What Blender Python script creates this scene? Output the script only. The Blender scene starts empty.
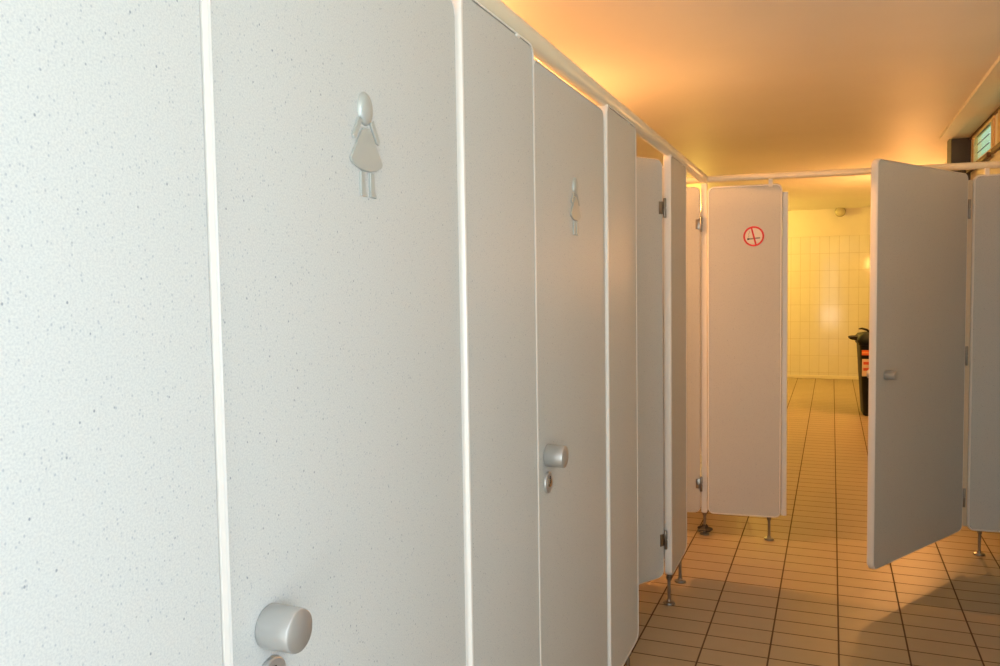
import bpy, bmesh, math, random
from mathutils import Vector, Matrix
random.seed(4)
S = bpy.context.scene
COL = S.collection

# ------------------------------------------------------------------ camera
def basis(yaw, pitch, roll):
    cy, sy, cp, sp = math.cos(yaw), math.sin(yaw), math.cos(pitch), math.sin(pitch)
    f = Vector((-sy*cp, cy*cp, sp)); r = Vector((cy, sy, 0)); u = r.cross(f)
    r2 = r*math.cos(roll)+u*math.sin(roll); u2 = -r*math.sin(roll)+u*math.cos(roll)
    return r2, u2, f
r_, u_, f_ = basis(math.radians(22.31), math.radians(-3.285), math.radians(-.86))
cam = bpy.data.cameras.new('camera'); co = bpy.data.objects.new('camera', cam); COL.objects.link(co)
m3 = Matrix((r_, u_, -f_)).transposed()
co.matrix_world = Matrix.Translation((0, 0, 1.44)) @ m3.to_4x4()
cam.sensor_width = 36; cam.lens = 810/1000*36; cam.clip_start = .02
cam.dof.use_dof = False
S.camera = co

# ------------------------------------------------------------------ colour, world, lights
S.view_settings.view_transform = 'Standard'; S.view_settings.look = 'None'
S.view_settings.gamma = 1; S.view_settings.use_curve_mapping = False
S.view_settings.exposure = 0.0
try:
    S.cycles.use_denoising = True; S.cycles.denoiser = 'OPENIMAGEDENOISE'
    S.cycles.denoising_prefilter = 'ACCURATE'
    S.cycles.max_bounces = 10; S.cycles.diffuse_bounces = 6; S.cycles.glossy_bounces = 4
    S.cycles.transparent_max_bounces = 12
    S.cycles.sample_clamp_indirect = 6
    S.cycles.caustics_reflective = False; S.cycles.caustics_refractive = False
except Exception: pass
W = bpy.data.worlds.new('outdoors'); S.world = W; W.use_nodes = True
nt = W.node_tree; nt.nodes.clear()
wo = nt.nodes.new('ShaderNodeOutputWorld'); bg = nt.nodes.new('ShaderNodeBackground')
tc = nt.nodes.new('ShaderNodeTexCoord'); sx = nt.nodes.new('ShaderNodeSeparateXYZ'); cr = nt.nodes.new('ShaderNodeValToRGB')
nt.links.new(tc.outputs['Generated'], sx.inputs[0]); nt.links.new(sx.outputs[2], cr.inputs[0])
nt.links.new(cr.outputs[0], bg.inputs[0]); nt.links.new(bg.outputs[0], wo.inputs[0])
cr.color_ramp.elements[0].position = 0.0; cr.color_ramp.elements[0].color = (.16, .28, .10, 1)
cr.color_ramp.elements[1].position = .25; cr.color_ramp.elements[1].color = (.75, .88, 1, 1)
e = cr.color_ramp.elements.new(.08); e.color = (.35, .55, .28, 1)
bg.inputs[1].default_value = 1.2

def area(name, loc, direction, sx_, sy_, power, color, spread=180):
    l = bpy.data.lights.new(name, 'AREA'); l.shape = 'RECTANGLE'; l.size = sx_; l.size_y = sy_
    l.energy = power; l.color = color; l.spread = math.radians(spread)
    o = bpy.data.objects.new(name, l); COL.objects.link(o); o.location = loc
    o.rotation_euler = Vector(direction).to_track_quat('-Z', 'Y').to_euler()
    return o
def lamp(name, loc, power, color, rad=.06):
    l = bpy.data.lights.new(name, 'POINT'); l.energy = power; l.color = color; l.shadow_soft_size = rad
    o = bpy.data.objects.new(name, l); COL.objects.link(o); o.location = loc; return o
# daylight: entrance doorway behind the camera, and the clerestory windows in the right wall
area('daylight_doorway', (.0, -1.62, 1.1), (0, 1, 0), 1.2, 1.95, 18, (.88, .93, 1.0))
area('added_upward_fill', (.0, -1.62, .35), (0, 1, .75), 1.2, .6, 15, (1.0, .93, .84))  # added fill aimed upward to brighten the ceiling, standing in for ground bounce
area('daylight_windows', (1.03, .9, 2.40), (-1, 0, .05), 4.8, .36, 19, (.90, 1.0, .88))
area('added_near_fill', (1.02, -.35, 1.5), (-1, 0, 0), 1.6, 1.1, 66, (.74, .86, 1.0))  # added light behind the invented near window, brightens the nearest panels
area('daylight_far_windows', (1.03, 6.4, 2.55), (-1, 0, -.1), 5.0, .6, 8, (.90, 1.0, .76))
ORANGE = (1.0, .43, .13); YELLOW = (1.0, .66, .12)
LAMPS = [((-1.93, .8, 2.18), 22, ORANGE), ((-1.93, 2.35, 2.18), 60, ORANGE), ((-1.93, 4.12, 2.18), 80, ORANGE),
         ((.86, 9.0, 1.75), 64, ORANGE), ((-1.93, 11.7, 2.2), 95, YELLOW)]      # wall lamps
for p, w, c in LAMPS:
    lamp('lamp_light', (p[0]+(.13 if p[0] < 0 else -.13), p[1], p[2]), w, c, .05)

# ------------------------------------------------------------------ helpers
def tag(o, label=None, cat=None, group=None, kind=None):
    if label: o['label'] = label
    if cat: o['category'] = cat
    if group: o['group'] = group
    if kind: o['kind'] = kind
    return o
def empty(name, loc=(0, 0, 0), rz=0):
    o = bpy.data.objects.new(name, None); COL.objects.link(o)
    o.location = loc; o.rotation_euler = (0, 0, rz); o.empty_display_size = .1
    return o
def obj(name, bm, mat, parent=None, smooth=None):
    me = bpy.data.meshes.new(name)
    bmesh.ops.recalc_face_normals(bm, faces=bm.faces)
    if smooth is not None:
        for f in bm.faces: f.smooth = True
        for ed in bm.edges:
            if len(ed.link_faces) == 2 and ed.calc_face_angle(0) > math.radians(smooth): ed.smooth = False
    bm.to_mesh(me); bm.free()
    me.materials.append(mat)
    o = bpy.data.objects.new(name, me); COL.objects.link(o)
    if parent: o.parent = parent
    return o
def struct(name, bm, mat, smooth=None):
    o = obj(name, bm, mat, None, smooth); o['kind'] = 'structure'; return o
def NB(): return bmesh.new()
def box(bm, x0, x1, y0, y1, z0, z1, bev=0):
    r = bmesh.ops.create_cube(bm, size=1)
    vs = r['verts']
    for v in vs:
        v.co = Vector(((x0+x1)/2+v.co.x*(x1-x0), (y0+y1)/2+v.co.y*(y1-y0), (z0+z1)/2+v.co.z*(z1-z0)))
    if bev:
        es = list({ed for v in vs for ed in v.link_edges})
        bmesh.ops.bevel(bm, geom=es, offset=bev, segments=2, affect='EDGES', profile=.5)
    return bm
def lathe(bm, prof, n=32, M=Matrix()):
    """prof: (radius, height) from bottom to top, about local z, then M"""
    rings = []
    for r, h in prof:
        if r < 1e-6: rings.append([bm.verts.new(M @ Vector((0, 0, h)))])
        else: rings.append([bm.verts.new(M @ Vector((r*math.cos(2*math.pi*k/n), r*math.sin(2*math.pi*k/n), h))) for k in range(n)])
    for a, b in zip(rings, rings[1:]):
        for k in range(n):
            k2 = (k+1) % n
            if len(a) == 1 and len(b) == 1: continue
            if len(a) == 1: bm.faces.new((a[0], b[k2], b[k]))
            elif len(b) == 1: bm.faces.new((a[k], a[k2], b[0]))
            else: bm.faces.new((a[k], a[k2], b[k2], b[k]))
    for ring, e_ in ((rings[0], 0), (rings[-1], 1)):
        if len(ring) > 1: bm.faces.new(ring if e_ else ring[::-1])
    return bm
def tube(bm, pts, r, n=12):
    """round tube through pts, capped"""
    pts = [Vector(p) for p in pts]; rings = []
    for i, p in enumerate(pts):
        d = (pts[min(i+1, len(pts)-1)]-pts[max(i-1, 0)]).normalized()
        a = d.orthogonal().normalized() if i == 0 else (rings_a - d*rings_a.dot(d)).normalized()
        rings_a = a; b = d.cross(a)
        rr = r[i] if isinstance(r, (list, tuple)) else r
        rings.append([bm.verts.new(p+a*rr*math.cos(2*math.pi*k/n)+b*rr*math.sin(2*math.pi*k/n)) for k in range(n)])
    for A, B in zip(rings, rings[1:]):
        for k in range(n): bm.faces.new((A[k], A[(k+1) % n], B[(k+1) % n], B[k]))
    bm.faces.new(rings[0][::-1]); bm.faces.new(rings[-1])
    return bm
def rrect(w, z0, z1, rad, inset=0, n=6):
    """rounded rectangle 0..w by z0..z1, inset"""
    a, b, c, d = inset, w-inset, z0+inset, z1-inset; r = max(rad-inset, .002); P = []
    for cx, cz, s in ((b-r, c+r, -90), (b-r, d-r, 0), (a+r, d-r, 90), (a+r, c+r, 180)):
        for k in range(n+1):
            t = math.radians(s+90*k/n); P.append((cx+r*math.cos(t), cz+r*math.sin(t)))
    return P
def slab(bm, outline, y0, y1, ch=0):
    """outline (x,z) extruded y0..y1 with a small chamfer"""
    cx = sum(p[0] for p in outline)/len(outline); cz = sum(p[1] for p in outline)/len(outline)
    def ring(y): return [bm.verts.new((x, y, z)) for x, z in outline]
    A = ring(y0); B = ring(y1); n = len(outline)
    bm.faces.new(A); bm.faces.new(B[::-1])
    for k in range(n): bm.faces.new((A[k], B[k], B[(k+1) % n], A[(k+1) % n]))
    if ch:
        es = [ed for ed in bm.edges if abs(ed.verts[0].co.y-ed.verts[1].co.y) < 1e-7]
        bmesh.ops.bevel(bm, geom=es, offset=ch, segments=2, affect='EDGES', profile=.5)
    return bm

# ------------------------------------------------------------------ materials
def mat(name, color=(.8, .8, .8), rough=.5, metal=0, spec=.5):
    m = bpy.data.materials.new(name); m.use_nodes = True
    b = m.node_tree.nodes['Principled BSDF']
    b.inputs['Base Color'].default_value = (*color, 1); b.inputs['Roughness'].default_value = rough
    b.inputs['Metallic'].default_value = metal; b.inputs['Specular IOR Level'].default_value = spec
    return m
def N(m, t, **kw):
    n = m.node_tree.nodes.new(t)
    for k, v in kw.items(): setattr(n, k, v)
    return n
def L(m, a, b): m.node_tree.links.new(a, b)
def bsdf(m): return m.node_tree.nodes['Principled BSDF']
def add_noise(m, amount=.06, scale=8, bump=0, bscale=60, coord='Object'):
    """gentle colour variation and optional bump"""
    b = bsdf(m); base = tuple(b.inputs['Base Color'].default_value)
    t = N(m, 'ShaderNodeTexCoord'); n = N(m, 'ShaderNodeTexNoise'); n.inputs['Scale'].default_value = scale
    n.inputs['Detail'].default_value = 5
    L(m, t.outputs[coord], n.inputs['Vector'])
    r = N(m, 'ShaderNodeValToRGB')
    r.color_ramp.elements[0].position = .3; r.color_ramp.elements[1].position = .7
    r.color_ramp.elements[0].color = tuple(c*(1-amount) for c in base[:3])+(1,)
    r.color_ramp.elements[1].color = tuple(min(1, c*(1+amount)) for c in base[:3])+(1,)
    L(m, n.outputs['Fac'], r.inputs[0]); L(m, r.outputs[0], b.inputs['Base Color'])
    if bump:
        n2 = N(m, 'ShaderNodeTexNoise'); n2.inputs['Scale'].default_value = bscale; L(m, t.outputs[coord], n2.inputs['Vector'])
        bp = N(m, 'ShaderNodeBump'); bp.inputs['Strength'].default_value = bump; bp.inputs['Distance'].default_value = .01
        L(m, n2.outputs['Fac'], bp.inputs['Height']); L(m, bp.outputs[0], b.inputs['Normal'])
    return m

def laminate():
    m = mat('speckled_laminate', (.62, .63, .62), .46, 0, .35)
    b = bsdf(m); t = N(m, 'ShaderNodeTexCoord')
    def spots(scale, lo, hi, keep, col, prev):
        v = N(m, 'ShaderNodeTexVoronoi'); v.inputs['Scale'].default_value = scale; v.feature = 'F1'
        mp = N(m, 'ShaderNodeMapping'); mp.inputs['Scale'].default_value = (1, 1, .8); L(m, t.outputs['Object'], mp.inputs[0])
        L(m, mp.outputs[0], v.inputs['Vector'])
        a = N(m, 'ShaderNodeMapRange'); a.inputs[1].default_value = hi; a.inputs[2].default_value = lo; L(m, v.outputs['Distance'], a.inputs[0])
        sp = N(m, 'ShaderNodeSeparateColor'); L(m, v.outputs['Color'], sp.inputs[0])
        g = N(m, 'ShaderNodeMath', operation='LESS_THAN'); g.inputs[1].default_value = keep; L(m, sp.outputs[0], g.inputs[0])
        mu = N(m, 'ShaderNodeMath', operation='MULTIPLY'); L(m, a.outputs[0], mu.inputs[0]); L(m, g.outputs[0], mu.inputs[1])
        mu2 = N(m, 'ShaderNodeMath', operation='MULTIPLY'); L(m, mu.outputs[0], mu2.inputs[0]); L(m, sp.outputs[1], mu2.inputs[1])
        mx = N(m, 'ShaderNodeMix', data_type='RGBA'); L(m, mu2.outputs[0], mx.inputs[0]); L(m, prev, mx.inputs[6]); mx.inputs[7].default_value = (*col, 1)
        return mx.outputs[2]
    n = N(m, 'ShaderNodeTexNoise'); n.inputs['Scale'].default_value = 420; n.inputs['Detail'].default_value = 2
    L(m, t.outputs['Object'], n.inputs['Vector'])
    r = N(m, 'ShaderNodeValToRGB'); r.color_ramp.elements[0].position = .35; r.color_ramp.elements[1].position = .62
    r.color_ramp.elements[0].color = (.535, .55, .545, 1); r.color_ramp.elements[1].color = (.62, .63, .605, 1)
    L(m, n.outputs['Fac'], r.inputs[0])
    c = spots(240, .14, .36, .45, (.40, .43, .46), r.outputs[0])
    c = spots(125, .10, .20, .14, (.26, .29, .32), c)
    L(m, c, b.inputs['Base Color'])
    return m
LAM = laminate()
TRIM = mat('white_plastic_edging', (.83, .81, .77), .32)
SEAM = mat('dark_seam', (.06, .06, .06), .7)
ALU = mat('satin_aluminium', (.58, .585, .58), .40, .75)
CHROME = mat('polished_steel', (.66, .64, .60), .18, 1)
BRASS = mat('dull_steel', (.30, .28, .25), .30, 1)
RAILM = mat('cream_painted_tube', (.82, .76, .60), .33)
PICT = mat('brushed_pictogram_metal', (.50, .53, .51), .42, .35)
DARK = mat('dark_slot', (.02, .02, .02), .5)
BLACKP = add_noise(mat('black_bin_plastic', (.010, .011, .010), .55, 0, .2), .2, 30)
GREENP = mat('dark_green_plastic', (.008, .014, .010), .55, 0, .2)
LABO = mat('orange_label', (.75, .16, .04), .5)
LABC = mat('cream_label', (.75, .62, .42), .5)
LABR = mat('red_print', (.65, .10, .06), .5)
RED = mat('red_print_on_sticker', (.62, .02, .02), .45)
WHITE = mat('sticker_white', (.80, .74, .66), .45)
BLACK = mat('black_print', (.02, .02, .02), .5)
GREYP = mat('grey_print', (.30, .28, .25), .5)
WOOD = mat('pale_varnished_wood', (.55, .33, .14), .4)
def wood():
    b = bsdf(WOOD); t = N(WOOD, 'ShaderNodeTexCoord'); mp = N(WOOD, 'ShaderNodeMapping'); mp.inputs['Scale'].default_value = (8, 1, 12)
    n = N(WOOD, 'ShaderNodeTexNoise'); n.inputs['Scale'].default_value = 5; n.inputs['Detail'].default_value = 6
    L(WOOD, t.outputs['Object'], mp.inputs[0]); L(WOOD, mp.outputs[0], n.inputs['Vector'])
    r = N(WOOD, 'ShaderNodeValToRGB'); r.color_ramp.elements[0].color = (.55, .38, .18, 1); r.color_ramp.elements[1].color = (.78, .60, .34, 1)
    L(WOOD, n.outputs['Fac'], r.inputs[0]); L(WOOD, r.outputs[0], b.inputs['Base Color'])
wood()
DWOOD = mat('dark_wood_bead', (.12, .06, .03), .5)
DGREY = add_noise(mat('dark_grey_paint', (.045, .048, .055), .5), .15, 6)
CEIL = add_noise(mat('ceiling_paint', (.76, .74, .70), .55, 0, .25), .03, 1.3, .10, 2.2)
COVE = add_noise(mat('soffit_paint', (.76, .76, .70), .5, 0, .3), .03, 2, .08, 3)
WALLP = add_noise(mat('wall_paint', (.78, .75, .68), .5), .03, 3)
GLASS = bpy.data.materials.new('louvre_glass'); GLASS.use_nodes = True
def glassmat():
    nt = GLASS.node_tree; nt.nodes.clear()
    o = nt.nodes.new('ShaderNodeOutputMaterial'); mx = nt.nodes.new('ShaderNodeMixShader'); tr = nt.nodes.new('ShaderNodeBsdfTransparent'); gl = nt.nodes.new('ShaderNodeBsdfGlossy')
    fr = nt.nodes.new('ShaderNodeFresnel')
    tr.inputs[0].default_value = (.93, .97, .86, 1); gl.inputs['Roughness'].default_value = .08
    mx.inputs[0].default_value = .08; nt.nodes.remove(fr); nt.links.new(tr.outputs[0], mx.inputs[1]); nt.links.new(gl.outputs[0], mx.inputs[2]); nt.links.new(mx.outputs[0], o.inputs[0])
glassmat()

CLEAR = GLASS.copy(); CLEAR.name = 'clear_glass'
CLEAR.node_tree.nodes['Transparent BSDF'].inputs[0].default_value = (.94, .96, .97, 1)
def tiles(name, bw, rh, x0, y0, mortar, c1, c2, cm, rough, axes, bump=.5, grime=.08, var=.5):
    m = mat(name, c1, rough, 0, .5); b = bsdf(m)
    t = N(m, 'ShaderNodeTexCoord'); s = N(m, 'ShaderNodeSeparateXYZ'); L(m, t.outputs['Object'], s.inputs[0])
    c = N(m, 'ShaderNodeCombineXYZ')
    for k, (ax, off) in enumerate(zip(axes, (x0, y0))):
        a = N(m, 'ShaderNodeMath', operation='SUBTRACT'); a.inputs[1].default_value = off; L(m, s.outputs[ax], a.inputs[0]); L(m, a.outputs[0], c.inputs[k])
    br = N(m, 'ShaderNodeTexBrick'); br.offset = 0; br.squash = 1
    br.inputs['Scale'].default_value = 1; br.inputs['Brick Width'].default_value = bw; br.inputs['Row Height'].default_value = rh
    br.inputs['Mortar Size'].default_value = mortar; br.inputs['Mortar Smooth'].default_value = .25; br.inputs['Bias'].default_value = 0
    br.inputs['Color1'].default_value = (*c1, 1); br.inputs['Color2'].default_value = (*c2, 1); br.inputs['Mortar'].default_value = (*cm, 1)
    L(m, c.outputs[0], br.inputs['Vector'])
    n = N(m, 'ShaderNodeTexNoise'); n.inputs['Scale'].default_value = 14; n.inputs['Detail'].default_value = 6; L(m, t.outputs['Object'], n.inputs['Vector'])
    mr = N(m, 'ShaderNodeMapRange'); mr.inputs[3].default_value = 1-grime; mr.inputs[4].default_value = 1+grime; L(m, n.outputs['Fac'], mr.inputs[0])
    mx = N(m, 'ShaderNodeMix', data_type='RGBA', blend_type='MULTIPLY'); mx.inputs[0].default_value = 1
    L(m, br.outputs['Color'], mx.inputs[6]); L(m, mr.outputs[0], mx.inputs[7]); L(m, mx.outputs[2], b.inputs['Base Color'])
    inv = N(m, 'ShaderNodeMath', operation='SUBTRACT'); inv.inputs[0].default_value = 1; L(m, br.outputs['Fac'], inv.inputs[1])
    bp = N(m, 'ShaderNodeBump'); bp.inputs['Strength'].default_value = bump; bp.inputs['Distance'].default_value = .002
    L(m, inv.outputs[0], bp.inputs['Height']); L(m, bp.outputs[0], b.inputs['Normal'])
    rr = N(m, 'ShaderNodeMapRange'); rr.inputs[3].default_value = rough; rr.inputs[4].default_value = .8; L(m, br.outputs['Fac'], rr.inputs[0]); L(m, rr.outputs[0], b.inputs['Roughness'])
    return m
FLOOR = tiles('beige_floor_tiles', .2505, .1287, .035, 4.347, .0038, (.42, .335, .215), (.39, .31, .195), (.09, .05, .028), .40, (0, 1))
BACKT = tiles('cream_wall_tiles', .133, .252, -.04, 2.107, .0022, (.80, .78, .70), (.77, .75, .67), (.52, .48, .36), .10, (0, 2), .5, .03)

# ------------------------------------------------------------------ room shell
XL, XR, YN, YF, HC = -2.0, .935, -1.5, 12.9, 2.5
struct('floor', box(NB(), XL-.12, XR+.12, YN-.12, YF+.12, -.1, 0), FLOOR)
struct('ceiling', box(NB(), XL-.12, XR+.05, YN-.12, YF+.12, HC, HC+.1), CEIL)
struct('wall_left', box(NB(), XL-.12, XL, YN-.12, YF+.12, 0, HC), WALLP)
bm = NB(); box(bm, XL, XR, YF, YF+.12, 0, 2.107)
struct('wall_back', bm, BACKT)
struct('trim_3', box(NB(), XL, XR, YF+.006, YF+.12, 2.107, HC), WALLP)
struct('baseboard_back', box(NB(), XL, XR, YF-.015, YF, 0, .05, .006), mat('pale_skirting', (.80, .76, .62), .3))
# right wall under, between and over the clerestory windows
WZ0, WZ1 = 2.235, 2.475
wins = [(-.95+k*.99, -.95+k*.99+.84) for k in range(8)]      # the last one is seen over the rail
wins = [(6.76-.84-k*.99, 6.76-k*.99) for k in range(8)]
bm = NB(); box(bm, XR, XR+.05, YN-.12, -1.15, 0, WZ0); box(bm, XR, XR+.05, .45, YF, 0, WZ0); box(bm, XR, XR+.05, -1.15, .45, 0, .95); box(bm, XR, XR+.05, -1.15, .45, 2.05, WZ0); box(bm, XR, XR+.05, YN-.12, YF, WZ1, HC)
ys = sorted(wins); prev = YN-.12
for a, b in ys: box(bm, XR, XR+.025, prev, a, WZ0, WZ1); prev = b
box(bm, XR, XR+.05, prev, YF, WZ0, WZ1)
struct('wall_right', bm, WALLP)
# near wall with the entrance opening behind the camera
bm = NB(); box(bm, XL, -.6, YN-.12, YN, 0, HC); box(bm, .6, XR, YN-.12, YN, 0, HC); box(bm, -.6, .6, YN-.12, YN, 2.08, HC)
struct('wall_front', bm, WALLP)
# soffit band along the right wall
bm = NB(); box(bm, .728, XR, YN, 6.87, HC-.022, HC); struct('trim_1', bm, COVE)
bm = NB(); box(bm, XR-.012, XR, YN, 6.87, HC-.040, HC-.022); struct('trim_2', bm, DWOOD)
# windows
for i, (a, b) in enumerate(sorted(wins, reverse=True)):
    w = empty('window_%d' % (i+1), (XR, a, WZ0)); w['kind'] = 'structure'
    ln = b-a; h = WZ1-WZ0; fr = NB(); fw = .035
    box(fr, -.012, .018, 0, ln, 0, fw, .004); box(fr, -.012, .018, 0, ln, h-fw, h, .004)
    box(fr, -.012, .018, 0, fw+.04, fw, h-fw, .004); box(fr, -.012, .018, ln-fw-.04, ln, fw, h-fw, .004)
    obj('window_frame', fr, WOOD, w)
    si = NB(); box(si, -.045, -.02, -.01, ln+.01, -.03, .0, .004); obj('window_sill', si, DWOOD, w)
    for k in range(3):
        g = NB(); zc = fw+.022+k*(h-2*fw)/3+.005
        box(g, -.002, .002, fw+.04, ln-fw-.04, -.027, .027)
        bmesh.ops.rotate(g, verts=g.verts, matrix=Matrix.Rotation(math.radians(8), 3, 'Y'))
        bmesh.ops.translate(g, verts=g.verts, vec=(-.002, 0, zc)); obj('louvre', g, GLASS, w)
        c = NB(); box(c, -.004, .002, fw+.15, ln-fw-.15, zc+.022, zc+.0255)
        bmesh.ops.translate(c, verts=c.verts, vec=(-.003, 0, 0)); obj('louvre_clip', c, DGREY, w)
w = empty('window_9', (XR, -1.15, .95)); w['kind'] = 'structure'  # large unseen window, added to let more light onto the near panels
fr = NB(); box(fr, -.02, .08, 0, 1.6, 0, .05, .004); box(fr, -.02, .08, 0, 1.6, 1.05, 1.1, .004)
for a in (0, .775, 1.55): box(fr, -.02, .08, a, a+.05, .05, 1.05, .004)
obj('window_frame', fr, WOOD, w)
g = NB(); box(g, .02, .026, .05, .775, .05, 1.05); obj('pane', g, CLEAR, w)
g = NB(); box(g, .02, .026, .825, 1.55, .05, 1.05); obj('pane', g, CLEAR, w)
# dark pillar at the end of the window wall
pl = NB(); box(pl, .805, XR, 6.87, 7.10, 0, HC-.001, .006)
tag(obj('wall_pillar', pl, DGREY), 'dark grey boxed pillar against the right wall beyond the louvred window', 'pillar')

# wall lamps that light the cubicles and the end room
def glow_lamp(loc, color, label):
    sg_ = 1 if loc[0] < 0 else -1
    e_ = empty('wall_lamp', (XL if sg_ > 0 else XR, loc[1], loc[2])); tag(e_, label, 'lamp')
    M = Matrix.Rotation(sg_*math.pi/2, 4, 'Y')
    obj('lamp_base', lathe(NB(), [(.09, 0), (.092, .012), (.085, .02)], 28, M), TRIM, e_, 30)
    m = mat('lamp_glass', color, .25)
    bsdf(m).inputs['Emission Color'].default_value = (*color, 1); bsdf(m).inputs['Emission Strength'].default_value = 5
    obj('lamp_shade', lathe(NB(), [(.08*math.cos(t), .02+.05*math.sin(t)) for t in [k*math.pi/2/6 for k in range(6)]]+[(0, .07)], 28, M), m, e_, 40)
spots_ = ['in the nearest cubicle', 'in the second cubicle', 'in the corner cubicle', 'behind the open grey door beyond the cross row', 'on the left wall of the tiled end room']
for (p, w_, c), sp_ in zip(LAMPS, spots_): glow_lamp(p, c, 'round glowing wall lamp ' + sp_)
# small glass fitting high at the end wall
g = empty('wall_lamp', (.10, YF, 2.45)); tag(g, 'small glass bulkhead lamp high on the end wall above the tiles', 'lamp')
obj('lamp_base', lathe(NB(), [(.05, 0), (.055, .012), (.045, .03)], 24, Matrix.Rotation(math.pi/2, 4, 'X')), BRASS, g, 30)
gl_ = mat('pale_lamp_glass', (.55, .52, .36), .12)
obj('lamp_shade', lathe(NB(), [(.045, .03), (.062, .05), (.07, .09), (.06, .125), (.03, .15), (0, .155)], 24, Matrix.Rotation(math.pi/2, 4, 'X')), gl_, g, 40)
obj('guard_ring', lathe(NB(), [(.070, .075), (.075, .078), (.075, .087), (.070, .09)], 24, Matrix.Rotation(math.pi/2, 4, 'X')), BRASS, g, 30)

# ------------------------------------------------------------------ cubicle parts
T = .030; ZB, ZT = .128, 2.010; RAD = .035
def trim_ring(w, z0, z1, rad, tw=.010, fr=None):
    """white edging swept round the outline; local y from -T (back) to 0 (front)"""
    bm = NB(); e_ = .0015
    prof = [(tw, e_), (.004, e_), (.0012, -.0015), (0, -.006), (0, -T+.006), (.0012, -T+.0015), (.004, -T-e_), (tw, -T-e_), (tw, -T+.004), (tw, -.004)]
    rings = [[bm.verts.new((x, y, z)) for x, z in rrect(w, z0, z1, rad, o)] for o, y in prof]
    n = len(rings[0])
    for i in range(len(prof)):
        A, B = rings[i], rings[(i+1) % len(prof)]
        for k in range(n): bm.faces.new((A[k], A[(k+1) % n], B[(k+1) % n], B[k]))
    return bm
def slabset(parent, w, z0, z1, rad=RAD, corename='board', tw=.010, gap=.0010):
    ins = tw+gap
    obj(corename, slab(NB(), rrect(w, z0, z1, rad, ins), -T, 0, .001), LAM, parent)
    sm = obj('seam', slab(NB(), rrect(w, z0, z1, rad, tw-.0005), -T+.003, -.003), SEAM, parent)
    obj('edge_trim', trim_ring(w, z0, z1, rad, tw), TRIM, parent, 35)
def foot(parent, x, ztop=ZB, y=-T/2, collar=False):
    bm = lathe(NB(), [(.0075, .006), (.0075, ztop+.004)], 16)
    lathe(bm, [(.027, 0), (.028, .004), (.026, .009), (.012, .0115), (.010, .014), (.0095, .020)], 28)
    lathe(bm, [(.011, ztop-.016), (.0125, ztop-.012), (.0125, ztop)], 20)
    bmesh.ops.translate(bm, verts=bm.verts, vec=(x, y, 0))
    f = obj('foot', bm, BRASS, parent, 35)
    if collar:
        bm = lathe(NB(), [(.014, .026), (.036, .022), (.041, .028), (.036, .036), (.020, .040), (.014, .050), (.012, .055)], 22)
        for v in bm.verts:
            a = math.atan2(v.co.y, v.co.x); k = 1+.14*math.sin(5*a+1)+.08*math.sin(9*a)
            v.co.x *= k; v.co.y *= k; v.co.z += .004*math.sin(3*a)
        bmesh.ops.translate(bm, verts=bm.verts, vec=(x, y, 0))
        obj('rubber_collar', bm, DARK, f, 50)
    return f
def bracket(parent, x, z0, z1, y=-T/2):
    bm = NB(); box(bm, x-.011, x+.011, y-.016, y+.018, z0-.012, z1+.004, .003)
    obj('rail_bracket', bm, TRIM, parent)
def hinge(parent, z, x=0, side=1, y=0, h=.085):
    """leaf plate and barrel"""
    bm = NB(); box(bm, x-.004, x+.030*side+.0 if side > 0 else x+.004, y-.001, y+.003, z-h*.32, z+h*.32, .001) if side > 0 else box(bm, x-.030, x+.004, y-.001, y+.003, z-h*.32, z+h*.32, .001)
    lathe(bm, [(.006, z-h/2), (.007, z-h/2+.002), (.007, z-.004), (.0055, z-.003), (.0055, z+.003), (.007, z+.004), (.007, z+h/2-.002), (.006, z+h/2)], 14, Matrix.Translation((x, y+.006, 0)))
    return obj('hinge', bm, BRASS, parent, 35)

def panel(name, loc, rz, w, label, cat='partition', z1=ZT, feet=(.018, .31), brackets=(.018, .31), railz=2.0, collar=None, group=None, zb=ZB):
    """front face at local y=0 facing +y; x runs along the row from the hinge-side post end"""
    p = empty(name, loc, rz); tag(p, label, cat, group)
    slabset(p, w, zb, z1)
    for x in feet: foot(p, x, zb, collar=(x == collar))
    for x in brackets: bracket(p, x, z1-.004, railz)
    return p

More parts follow.
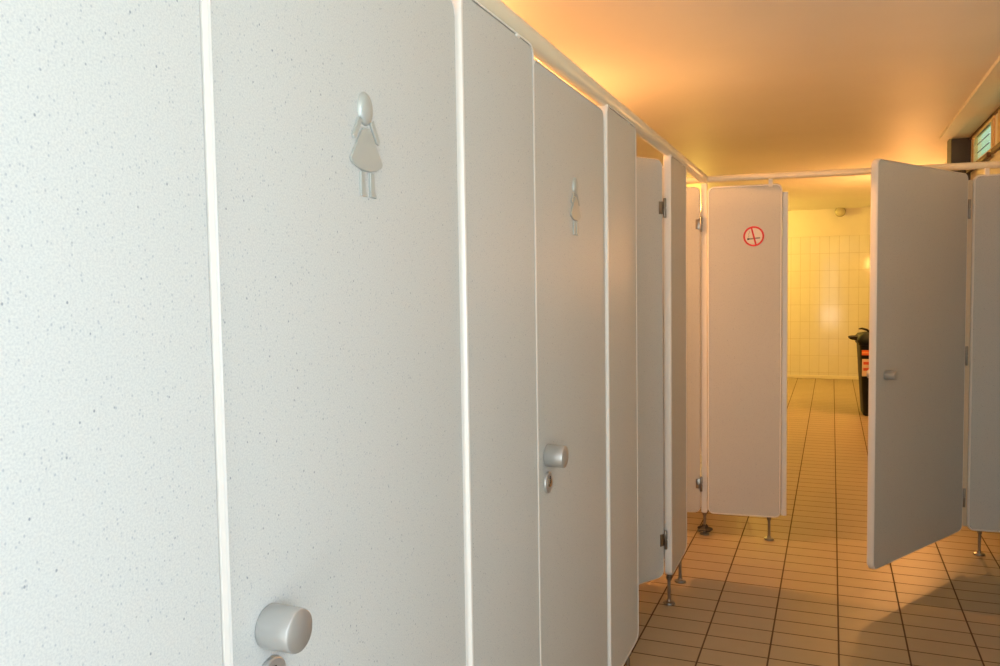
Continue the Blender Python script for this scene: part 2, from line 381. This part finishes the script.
def pictogram(parent, x, zc):
    """relief of a woman in a dress, on the front face (local +y); x to the LEFT in view is +x here"""
    g = empty('woman_pictogram', (x, 0, zc)); g.parent = parent; g.scale = (1.28, 1, 1)
    def plate(name, pts, th=.004, ch=.0012):
        bm = NB(); slab(bm, pts, 0.0, th, ch); obj(name, bm, PICT, g)
    el = [(.0155*math.cos(t), .053+.0255*math.sin(t)) for t in [2*math.pi*k/28 for k in range(28)]]
    # head: a polished dome
    bm = NB(); c = bm.verts.new((0, .0085, .053))
    rings = []
    for s, y in ((.35, .0080), (.65, .0068), (.88, .0045), (1, .001), (1, -.0005)):
        rings.append([bm.verts.new((px*s, y, .053+(pz-.053)*s)) for px, pz in el])
    for k in range(28): bm.faces.new((c, rings[0][k], rings[0][(k+1) % 28]))
    for A, B in zip(rings, rings[1:]):
        for k in range(28): bm.faces.new((A[k], B[k], B[(k+1) % 28], A[(k+1) % 28]))
    obj('head', bm, PICT, g, 50)
    dress = [(-.006, .024), (.006, .024), (.012, .016), (.036, -.026), (.034, -.031), (.022, -.038), (.008, -.0415), (-.008, -.0415), (-.022, -.038), (-.034, -.031), (-.036, -.026), (-.012, .016)]
    plate('dress', dress)
    for s in (-1, 1):
        a = (s*.0125, .036); b = (s*.0265, .007); wd = .0042
        d = Vector((b[0]-a[0], b[1]-a[1])).normalized(); nn = Vector((-d.y, d.x))*wd
        pts = [(a[0]+nn.x, a[1]+nn.y), (a[0]-nn.x, a[1]-nn.y), (b[0]-nn.x, b[1]-nn.y), (b[0]+d.x*wd, b[1]+d.y*wd), (b[0]+nn.x, b[1]+nn.y)]
        plate('arm', pts, .004, .001)
        q = s*.0105
        plate('leg', [(q-.0045, -.043), (q+.0045, -.043), (q+.0045, -.076), (q+.004-.0035*0, -.080), (q-.0085, -.0805), (q-.008, -.0755), (q-.0045, -.073)], .004, .001)
    return g

def knobs(parent, x, z, kr=.0275):
    """turned aluminium knobs on both faces"""
    prof = [(.016, 0), (.0265, 0), (.0275, .0015), (.0275, .040), (.0268, .0425), (.0245, .044), (.022, .0442), (0, .0446)]
    prof = [(.0265, 0), (.0275, .0015), (.0275, .045), (.0268, .0475), (.0245, .049), (0, .050)]
    prof = [(a*kr/.0275, h_) for a, h_ in prof]
    M = Matrix.Translation((x, 0.0005, z)) @ Matrix.Rotation(-math.pi/2, 4, 'X')
    obj('door_knob', lathe(NB(), prof, 40, M), ALU, parent, 35)
    M = Matrix.Translation((x, -T-.0005, z)) @ Matrix.Rotation(math.pi/2, 4, 'X')
    obj('door_knob', lathe(NB(), prof, 40, M), ALU, parent, 35)
def lock(parent, x, z):
    M = Matrix.Translation((x, 0.0005, z)) @ Matrix.Rotation(-math.pi/2, 4, 'X')
    k = obj('lock_plate', lathe(NB(), [(.027, 0), (.0275, .0015), (.0265, .005), (.0245, .0065), (.013, .0068), (.0125, .0045), (0, .0045)], 36, M), ALU, parent, 30)
    obj('lock_cylinder', lathe(NB(), [(.0115, .004), (.0115, .0075), (.0105, .0085), (0, .0088)], 28, M), CHROME, k, 30)
    bm = NB(); box(bm, x-.0018, x+.0018, .0085, .0098, z-.002, z+.017); obj('key_slot', bm, DARK, k)

def door(loc, rz, w, label, z0=.128, z1=1.983, picto=False, hinges=(1.772, .298), knob=True, handle_x=.073, group=None, locked=True, ajar=False, kr=.0275):
    d = empty('toilet_door', loc, rz); tag(d, label, 'door', group)
    slabset(d, w, z0, z1, tw=.0045)
    if knob: knobs(d, w-handle_x, 1.013, kr)
    if locked: lock(d, w-handle_x, .945)
    if picto: pictogram(d, w-.334, 1.660)
    for z in hinges: hinge(d, z, -.004, 1, 0 if ajar else -T-.012)
    return d

# ------------------------------------------------------------------ left row
XF = -.655; PW = .42
PY = {-2: (-.755, -.335), -1: (.323, .743), 0: (1.420, 1.834), 1: (2.496, 2.910), 2: (3.577, 3.988), 3: (4.662, 5.08)}
names = ['speckled partition panel nearest the camera, at the far left edge of the photo',
         'speckled partition panel between the first and second pictogram doors',
         'narrow speckled panel just past the second pictogram door, beside the first open doorway',
         'narrow panel with two feet standing between the two open cubicle doorways on the left']
def left_panel(k, label, **kw):
    # rotation +90: local x -> +Y, local y -> -X ; build mirrored so front faces +X
    y, y1 = PY[k]; PW = y1-y
    p = empty('partition_panel', (XF, y+PW, 0), -math.pi/2); tag(p, label, 'panel', 'front panels of the left cubicle row')
    slabset(p, PW, ZB, ZT, tw=.0125 if k < 0 else .010, gap=.0026)
    for a in (.018, .305):
        foot(p, PW-a, ZB); bracket(p, PW-a, ZT-.004, 2.0)
    return p
left_panel(-2, 'speckled partition panel beside the entrance behind the camera')
for k in range(-1, 3): left_panel(k, names[k+1])
DX = XF-.0065
def left_door(k, label, ang=0, picto=True):
    y = PY[k][0]-.004                       # hinge beside panel k
    w = y-PY[k-1][1]-.004
    return door((DX if ang == 0 else -.687, y, 0), math.radians(-90-ang), w, label, picto=picto, ajar=ang > 0, group='doors of the left cubicle row')
left_door(-1, 'closed speckled toilet door nearest the entrance, behind the camera')
left_door(0, 'closed speckled toilet door with large knob and woman pictogram, nearest in the photo')
left_door(1, 'closed speckled toilet door with woman pictogram, knob and lock, second from the left')
left_door(2, 'grey toilet door ajar inward, seen between the white post and the second pictogram door', 31.7, True)
left_door(3, 'toilet door ajar inward at the corner, a thin sliver left of the no smoking panel', 82, True)

# side dividers of the left cubicles
for k in range(-1, 3):
    y = sum(PY[k])/2
    d = empty('cubicle_divider', (XF-T-.004, y, 0), math.pi); tag(d, ['side divider behind the nearest left panel', 'side divider between the first and second closed cubicles', 'side divider between second closed and first open cubicle', 'side divider between the two open left cubicles'][k+1], 'divider', 'dividers of the left cubicles')
    w = (XF-T-.004)-XL-.01
    slabset(d, w, ZB, 1.985); foot(d, w*.45)

d = empty('cubicle_divider', (-.70, 6.25, 0), math.pi); tag(d, 'unseen divider added to block light behind the no smoking panel', 'divider')  # unseen board added to keep the yellow lamp off the corner floor
slabset(d, 1.29, ZB, 1.985); foot(d, .06); foot(d, .6)

# rails
def rail(p0, p1, label, r=.022):
    o = obj('top_rail', tube(NB(), [p0, p1], r, 28), RAILM, None, 40); tag(o, label, 'rail'); return o
ANG = math.atan(.095)
def rowy(x): return 4.67+.095*(x+.67)
zr = 2.0201
rail((-.67, YN, 2.024), (-.67, 4.640, 2.024), 'cream painted tube rail running along the top of the left cubicle row', .026)
rail((XL, rowy(XL), zr), (XR, rowy(XR), zr), 'cream painted tube rail crossing above the far row of panels', .0185)

# ------------------------------------------------------------------ cross row
FRONT = T/2          # panel front face is half the thickness ahead of the row line
def row_pt(x, off=0): return (x+math.sin(ANG)*off, rowy(x)-math.cos(ANG)*off, 0)
PZ = 1.978
# no-smoking panel: its local x runs to -X so that +y faces the camera
xa, xb = -.649, -.255
w = (xb-xa)/math.cos(ANG)
p = empty('partition_panel', row_pt(xb, FRONT), math.pi+ANG); tag(p, 'peach lit panel with round no smoking sign, left of the passage', 'panel')
slabset(p, w, ZB, PZ)
foot(p, .062, ZB); bracket(p, .062, PZ-.004, 2.0)
st = NB(); box(st, -.030, -.001, -T-.012, -T+.010, ZB+.01, PZ-.045, .004); obj('door_stop', st, TRIM, p)
# sign
sg = empty('no_smoking_sign', (0, 0, 0)); sg.parent = p
sxl = (xb-(-.4035))/math.cos(ANG); sg.location = (sxl, .0, 1.695)
def disc(bm, r, y0, y1, r0=0, n=48):
    lathe(bm, [(r, y0), (r, y1)] if not r0 else [(r, y0), (r, y1), (r0, y1), (r0, y0)], n, Matrix.Rotation(-math.pi/2, 4, 'X'))
    return bm
bm = NB(); disc(bm, .056, .0002, .0012); obj('sticker', bm, WHITE, sg)
bm = NB()
A = [[bm.verts.new((r*math.cos(2*math.pi*k/48), y, r*math.sin(2*math.pi*k/48))) for k in range(48)] for r, y in ((.0555, .0012), (.0555, .0018), (.0455, .0018), (.0455, .0012))]
for i in range(4):
    for k in range(48): bm.faces.new((A[i][k], A[i][(k+1) % 48], A[(i+1) % 4][(k+1) % 48], A[(i+1) % 4][k]))
obj('ring', bm, RED, sg)
def bar(x0, z0, x1, z1, wd, y0, y1):
    b_ = NB(); d = Vector((x1-x0, z1-z0)).normalized(); nn = Vector((-d.y, d.x))*wd/2
    slab(b_, [(x0+nn.x, z0+nn.y), (x0-nn.x, z0-nn.y), (x1-nn.x, z1-nn.y), (x1+nn.x, z1+nn.y)], y0, y1); return b_
# in view, local +x points left
obj('slash', bar(.012, .047, -.012, -.047, .009, .0019, .0024), RED, sg)
obj('cigarette', bar(.022, -.014, -.034, -.009, .0085, .0013, .0017), GREYP, sg)
obj('cigarette_tip', bar(.034, -.0150, .0225, -.0140, .0095, .0013, .0017), BLACK, sg)
bm = NB(); tube(bm, [(.030, .0014, -.006), (.024, .0014, .004), (.029, .0014, .012), (.020, .0014, .022), (.023, .0014, .030)], .0012, 6); obj('smoke_curl', bm, GREYP, sg)

# corner post at the end of the left row (carries the hinge of the ajar corner door)
cp = empty('corner_post', (-.668, 4.684, 0)); tag(cp, 'white corner post on a steel foot with a dark collar where both rows meet', 'post')
bm = NB(); box(bm, -.017, .016, -.016, .016, ZB, 1.999, .005); obj('post', bm, TRIM, cp)
foot(cp, 0, ZB, 0, True)

# right hand panel and the open door
xc = .662
p = empty('partition_panel', row_pt(XR-.004, FRONT), math.pi+ANG); tag(p, 'blue grey partition panel at the right edge, right of the open door', 'panel')
w = (XR-.004-xc)/math.cos(ANG)
slabset(p, w, ZB, PZ-.005)
foot(p, w-.062, ZB); bracket(p, w-.062, PZ-.004, 2.0)
hp = NB(); box(hp, w+.001, w+.022, -T, -.004, ZB+.02, PZ-.03, .003); obj('hinge_post', hp, mat('cream_hinge_profile', (.66, .56, .42), .4), p)
hx, hy = .640, rowy(.640)-.018
fx, fy = .181, 3.962
ang = math.atan2(fy-hy, fx-hx); wd = math.hypot(fx-hx, fy-hy)
d = door((hx, hy, 0), ang, wd, 'large grey toilet door standing wide open into the corridor on the right', z0=.128, z1=1.98, hinges=(), handle_x=.095, locked=False, kr=.021)
for z in (1.800, 1.045, .300):
    hinge(d, z, -.012, 1, -.004, .10)

# ------------------------------------------------------------------ black bin in the end room
b = empty('waste_bin', (.515, 9.62, 0)); b.rotation_euler = (0, 0, math.radians(3)); tag(b, 'black lidded bin with orange and cream labels, half hidden behind the open door', 'bin')
def rsq(h, ax, ay, r, z, n=5):
    P = []
    for cx, cy, s in ((ax-r, ay-r, 0), (-ax+r, ay-r, 90), (-ax+r, -ay+r, 180), (ax-r, -ay+r, 270)):
        for k in range(n+1):
            t = math.radians(s+90*k/n); P.append((cx+r*math.cos(t), cy+r*math.sin(t), z))
    return P
def loft(bm, secs):
    R_ = [[bm.verts.new(p) for p in s] for s in secs]; n = len(R_[0])
    for A_, B_ in zip(R_, R_[1:]):
        for k in range(n): bm.faces.new((A_[k], A_[(k+1) % n], B_[(k+1) % n], B_[k]))
    bm.faces.new(R_[0][::-1]); bm.faces.new(R_[-1]); return bm
bm = loft(NB(), [rsq(0, .195, .19, .05, .0), rsq(0, .205, .20, .05, .01), rsq(0, .232, .225, .05, .45), rsq(0, .250, .240, .05, .76), rsq(0, .262, .252, .05, .765), rsq(0, .262, .252, .05, .785)])
obj('body', bm, BLACKP, b, 40)
bm = loft(NB(), [rsq(0, .270, .262, .05, .786), rsq(0, .275, .266, .05, .80), rsq(0, .268, .26, .05, .835), rsq(0, .245, .24, .06, .868), rsq(0, .18, .18, .06, .885)])
lid = obj('lid', bm, GREENP, b, 40)
bm = loft(NB(), [[(x-.275-.03, y, .825+z) for x, y, z in ((.05, -.14, -.02), (.05, .14, -.02), (.05, .14, .02), (.05, -.14, .02))], [(x-.275-.03, y, .828+z) for x, y, z in ((-.015, -.13, -.018), (-.015, .13, -.018), (-.015, .13, .014), (-.015, -.13, .014))], [(x-.275-.03, y, .83+z) for x, y, z in ((-.04, -.11, -.008), (-.04, .11, -.008), (-.04, .11, .006), (-.04, -.11, .006))]])
bmesh.ops.bevel(bm, geom=bm.edges[:], offset=.004, segments=2, affect='EDGES')
obj('lid_lip', bm, BLACKP, lid, 40)
bm = tube(NB(), [(-.27+.02, -.06, .925), (-.215, -.06, .93), (-.17, -.06, .915), (-.125, -.06, .885), (-.10, -.06, .87)], [.006, .011, .013, .014, .016], 12)
obj('lid_handle', bm, BLACKP, lid, 40)
def label(name, x0, x1, z0, z1, m, y, parent=b):
    # label on the camera side of the bin, following its taper
    bb = NB(); box(bb, x0, x1, -.0015, .0015, z0, z1)
    for v in bb.verts: v.co.y += -(.2 + (v.co.z-.01)*.0568+.003)+y
    return obj(name, bb, m, parent)
lo = label('warning_label', -.232, -.03, .655, .71, LABO, 0)
label('label_band', -.232, -.03, .676, .689, mat('yellow_orange_print', (.85, .42, .10), .5), -.002, lo)
lc = label('paper_label', -.228, -.12, .43, .615, LABC, 0)
label('label_print', -.215, -.145, .555, .585, LABR, -.002, lc)
label('label_print', -.215, -.150, .49, .52, LABR, -.002, lc)
